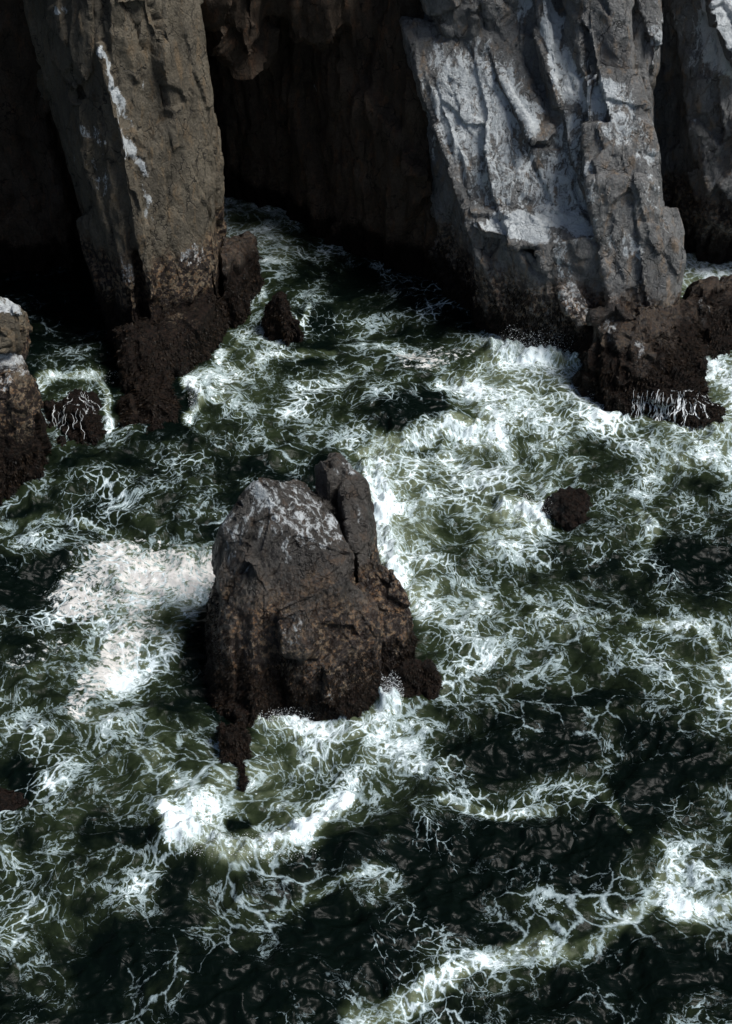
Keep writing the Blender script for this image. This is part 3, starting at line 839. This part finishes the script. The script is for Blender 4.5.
tag(sea, 'dark green sea water streaked with white foam', None, 'structure')
Mwhite = newmat('white_spray'); 
Mwhite[2].inputs['Base Color'].default_value = (.82, .86, .88, 1); Mwhite[2].inputs['Roughness'].default_value = .6


def hz_at(X0, Y0):
    i = np.clip(np.searchsorted(xs, X0), 0, NX - 1); j = np.clip(np.searchsorted(ys, Y0), 0, NY - 1)
    return hz.reshape(NY, NX)[j, i]


# spray droplets thrown up where the surge hits rock
SP_ = []
for (cx, cy, rx, ry, cnt, hgt) in [(392, 702, 12, 6, 900, .9), (540, 356, 46, 6, 1600, 1.0), (380, 520, 12, 60, 1100, .7), (530, 512, 22, 10, 900, .6), (285, 716, 30, 8, 700, .5),
                                   (590, 385, 6, 20, 350, .6), (250, 862, 70, 14, 700, .35), (196, 400, 8, 18, 350, .7), (100, 376, 20, 6, 150, .4)]:
    a = rng.random(cnt) * 6.283; r = np.sqrt(rng.random(cnt))
    cnt = int(cnt * 1.8); a = rng.random(cnt) * 6.283; r = np.sqrt(rng.random(cnt))
    for q in range(cnt):
        g0 = G(cx + rx * r[q] * math.cos(a[q]), cy + ry * r[q] * math.sin(a[q]))
        SP_.append((g0[0], g0[1], float(hz_at(g0[0], g0[1])) + hgt * rng.random() ** 3, .004 + .014 * rng.random() ** 3))
V = []; F = []
for (a, b_, c_, s) in SP_:
    k = len(V)
    V += [(a + s, b_, c_), (a - s, b_, c_), (a, b_ + s, c_), (a, b_ - s, c_), (a, b_, c_ + s), (a, b_, c_ - s)]
    F += [(k, k + 2, k + 4), (k + 2, k + 1, k + 4), (k + 1, k + 3, k + 4), (k + 3, k, k + 4), (k + 2, k, k + 5), (k + 1, k + 2, k + 5), (k + 3, k + 1, k + 5), (k, k + 3, k + 5)]
me = bpy.data.meshes.new('spray'); me.from_pydata(V, [], F); me.materials.append(Mwhite[0])
ob = bpy.data.objects.new('spray', me); COL.objects.link(ob)
tag(ob, 'white spray droplets thrown up where waves break on the rocks', None, 'stuff')


# water running off rocks: thin threads that follow the rock surface
def runoff(name, src, starts, label, length=2.2, width=.03, seed=1):
    from mathutils.bvhtree import BVHTree
    obj = src
    dg = bpy.context.evaluated_depsgraph_get()
    mesh = obj.data
    off = obj.matrix_world
    bm = bmesh.new(); bm.from_mesh(mesh); bvh = BVHTree.FromBMesh(bm); bm.free()
    r = random.Random(seed)
    V = []; F = []
    for (sx, sy, Y0) in starts:
        p = Vector(P(sx, sy, Y0))
        d = (p - Vector((0, 0, CAM_H))).normalized()
        hit = bvh.ray_cast(Vector((0, 0, CAM_H)), d)
        if hit[0] is None: continue
        p = hit[0]; side0 = Vector((1, 0, 0))
        pts = []
        L = 0; lim = length * r.uniform(.25, 1)
        while L < lim and p.z > -.5:
            loc, nn, _, _ = bvh.find_nearest(p)
            if loc is None: break
            pts.append((loc + nn * .07, nn))
            dn = Vector((0, 0, -1)); dn -= nn * dn.dot(nn)
            if dn.length < .05: dn = Vector((0, -1, -.3))
            dn.normalize()
            p = loc + dn * .08 + Vector((r.gauss(0, .012), -.012, 0)); L += .08
        if len(pts) < 4: continue
        k0 = len(V)
        for i, (q, nn) in enumerate(pts):
            t = i / len(pts)
            w = width * (.5 + 1.2 * t) * (.6 + .8 * r.random())
            V += [q - side0 * w, q + nn * w * .8, q + side0 * w]
        for i in range(len(pts) - 1):
            a = k0 + i * 3
            F += [(a, a + 1, a + 4, a + 3), (a + 1, a + 2, a + 5, a + 4)]
    me = bpy.data.meshes.new(name); me.from_pydata(V, [], F); me.materials.append(Mwhite[0])
    me.polygons.foreach_set('use_smooth', [True] * len(F))
    ob = bpy.data.objects.new(name, me); COL.objects.link(ob)
    tag(ob, label, None, 'stuff')


# the rock meshes are stored in world coordinates
S1 = [(634 + rng.random() * 86, 390 + rng.random() * 16, 54) for _ in range(170)]
runoff('water_runoff', b2[0], S1, 'thin white streams running off the headland foot', 2.4, .008, 2)
S2 = [(52 + rng.random() * 42, 392 + rng.random() * 22, 54) for _ in range(60)]
runoff('water_runoff', R4[0], S2, 'thin white streams draining off the weedy boulder', 1.5, .006, 3)

# sea bed under everything, so nothing hangs in the void
me = bpy.data.meshes.new('sea_bed')
me.from_pydata([(-2600, -2600, -6), (2600, -2600, -6), (2600, 2600, -6), (-2600, 2600, -6)], [], [(0, 1, 2, 3)])
sb = newmat('dark_sea_bed'); sb[2].inputs['Base Color'].default_value = (.02, .025, .02, 1)
me.materials.append(sb[0]); ob = bpy.data.objects.new('sea_bed', me); COL.objects.link(ob)
tag(ob, 'dark sea bed under the water', None, 'structure')

# ------------------------------------------------------------------ light
SUN_FROM = Vector((.50, -.14, .855)).normalized()
el = math.asin(SUN_FROM.z); az = math.atan2(SUN_FROM.x, SUN_FROM.y)
w = bpy.data.worlds.new('World'); scene.world = w; w.use_nodes = True
nt = w.node_tree; bg = nt.nodes['Background']
sky = nt.nodes.new('ShaderNodeTexSky'); sky.sky_type = 'NISHITA'; sky.sun_disc = False
sky.sun_elevation = el; sky.sun_rotation = az; sky.air_density = 1.0; sky.dust_density = 2.0
nt.links.new(sky.outputs[0], bg.inputs[0]); bg.inputs[1].default_value = .05
ld = bpy.data.lights.new('sun', 'SUN'); ld.energy = 3.0; ld.angle = math.radians(24); ld.color = (1, .985, .95)
sun = bpy.data.objects.new('sun', ld); COL.objects.link(sun)
sun.rotation_euler = SUN_FROM.to_track_quat('Z', 'Y').to_euler()

cd = bpy.data.cameras.new('camera'); cam = bpy.data.objects.new('camera', cd); COL.objects.link(cam)
cam.location = (0, 0, CAM_H); cam.rotation_euler = (math.pi / 2 - PITCH, 0, 0)
cd.sensor_fit = 'VERTICAL'; cd.sensor_height = 24; cd.lens = FPX / 1024 * 24
cd.clip_end = 6000; cd.clip_start = .5
scene.camera = cam
scene.view_settings.view_transform = 'Standard'; scene.view_settings.look = 'None'
scene.view_settings.gamma = 1; scene.view_settings.exposure = .5
scene.render.engine = 'CYCLES'
scene.cycles.max_bounces = 5; scene.cycles.diffuse_bounces = 2; scene.cycles.glossy_bounces = 2
scene.cycles.use_denoising = True
scene.cycles.use_adaptive_sampling = True; scene.cycles.adaptive_threshold = .02
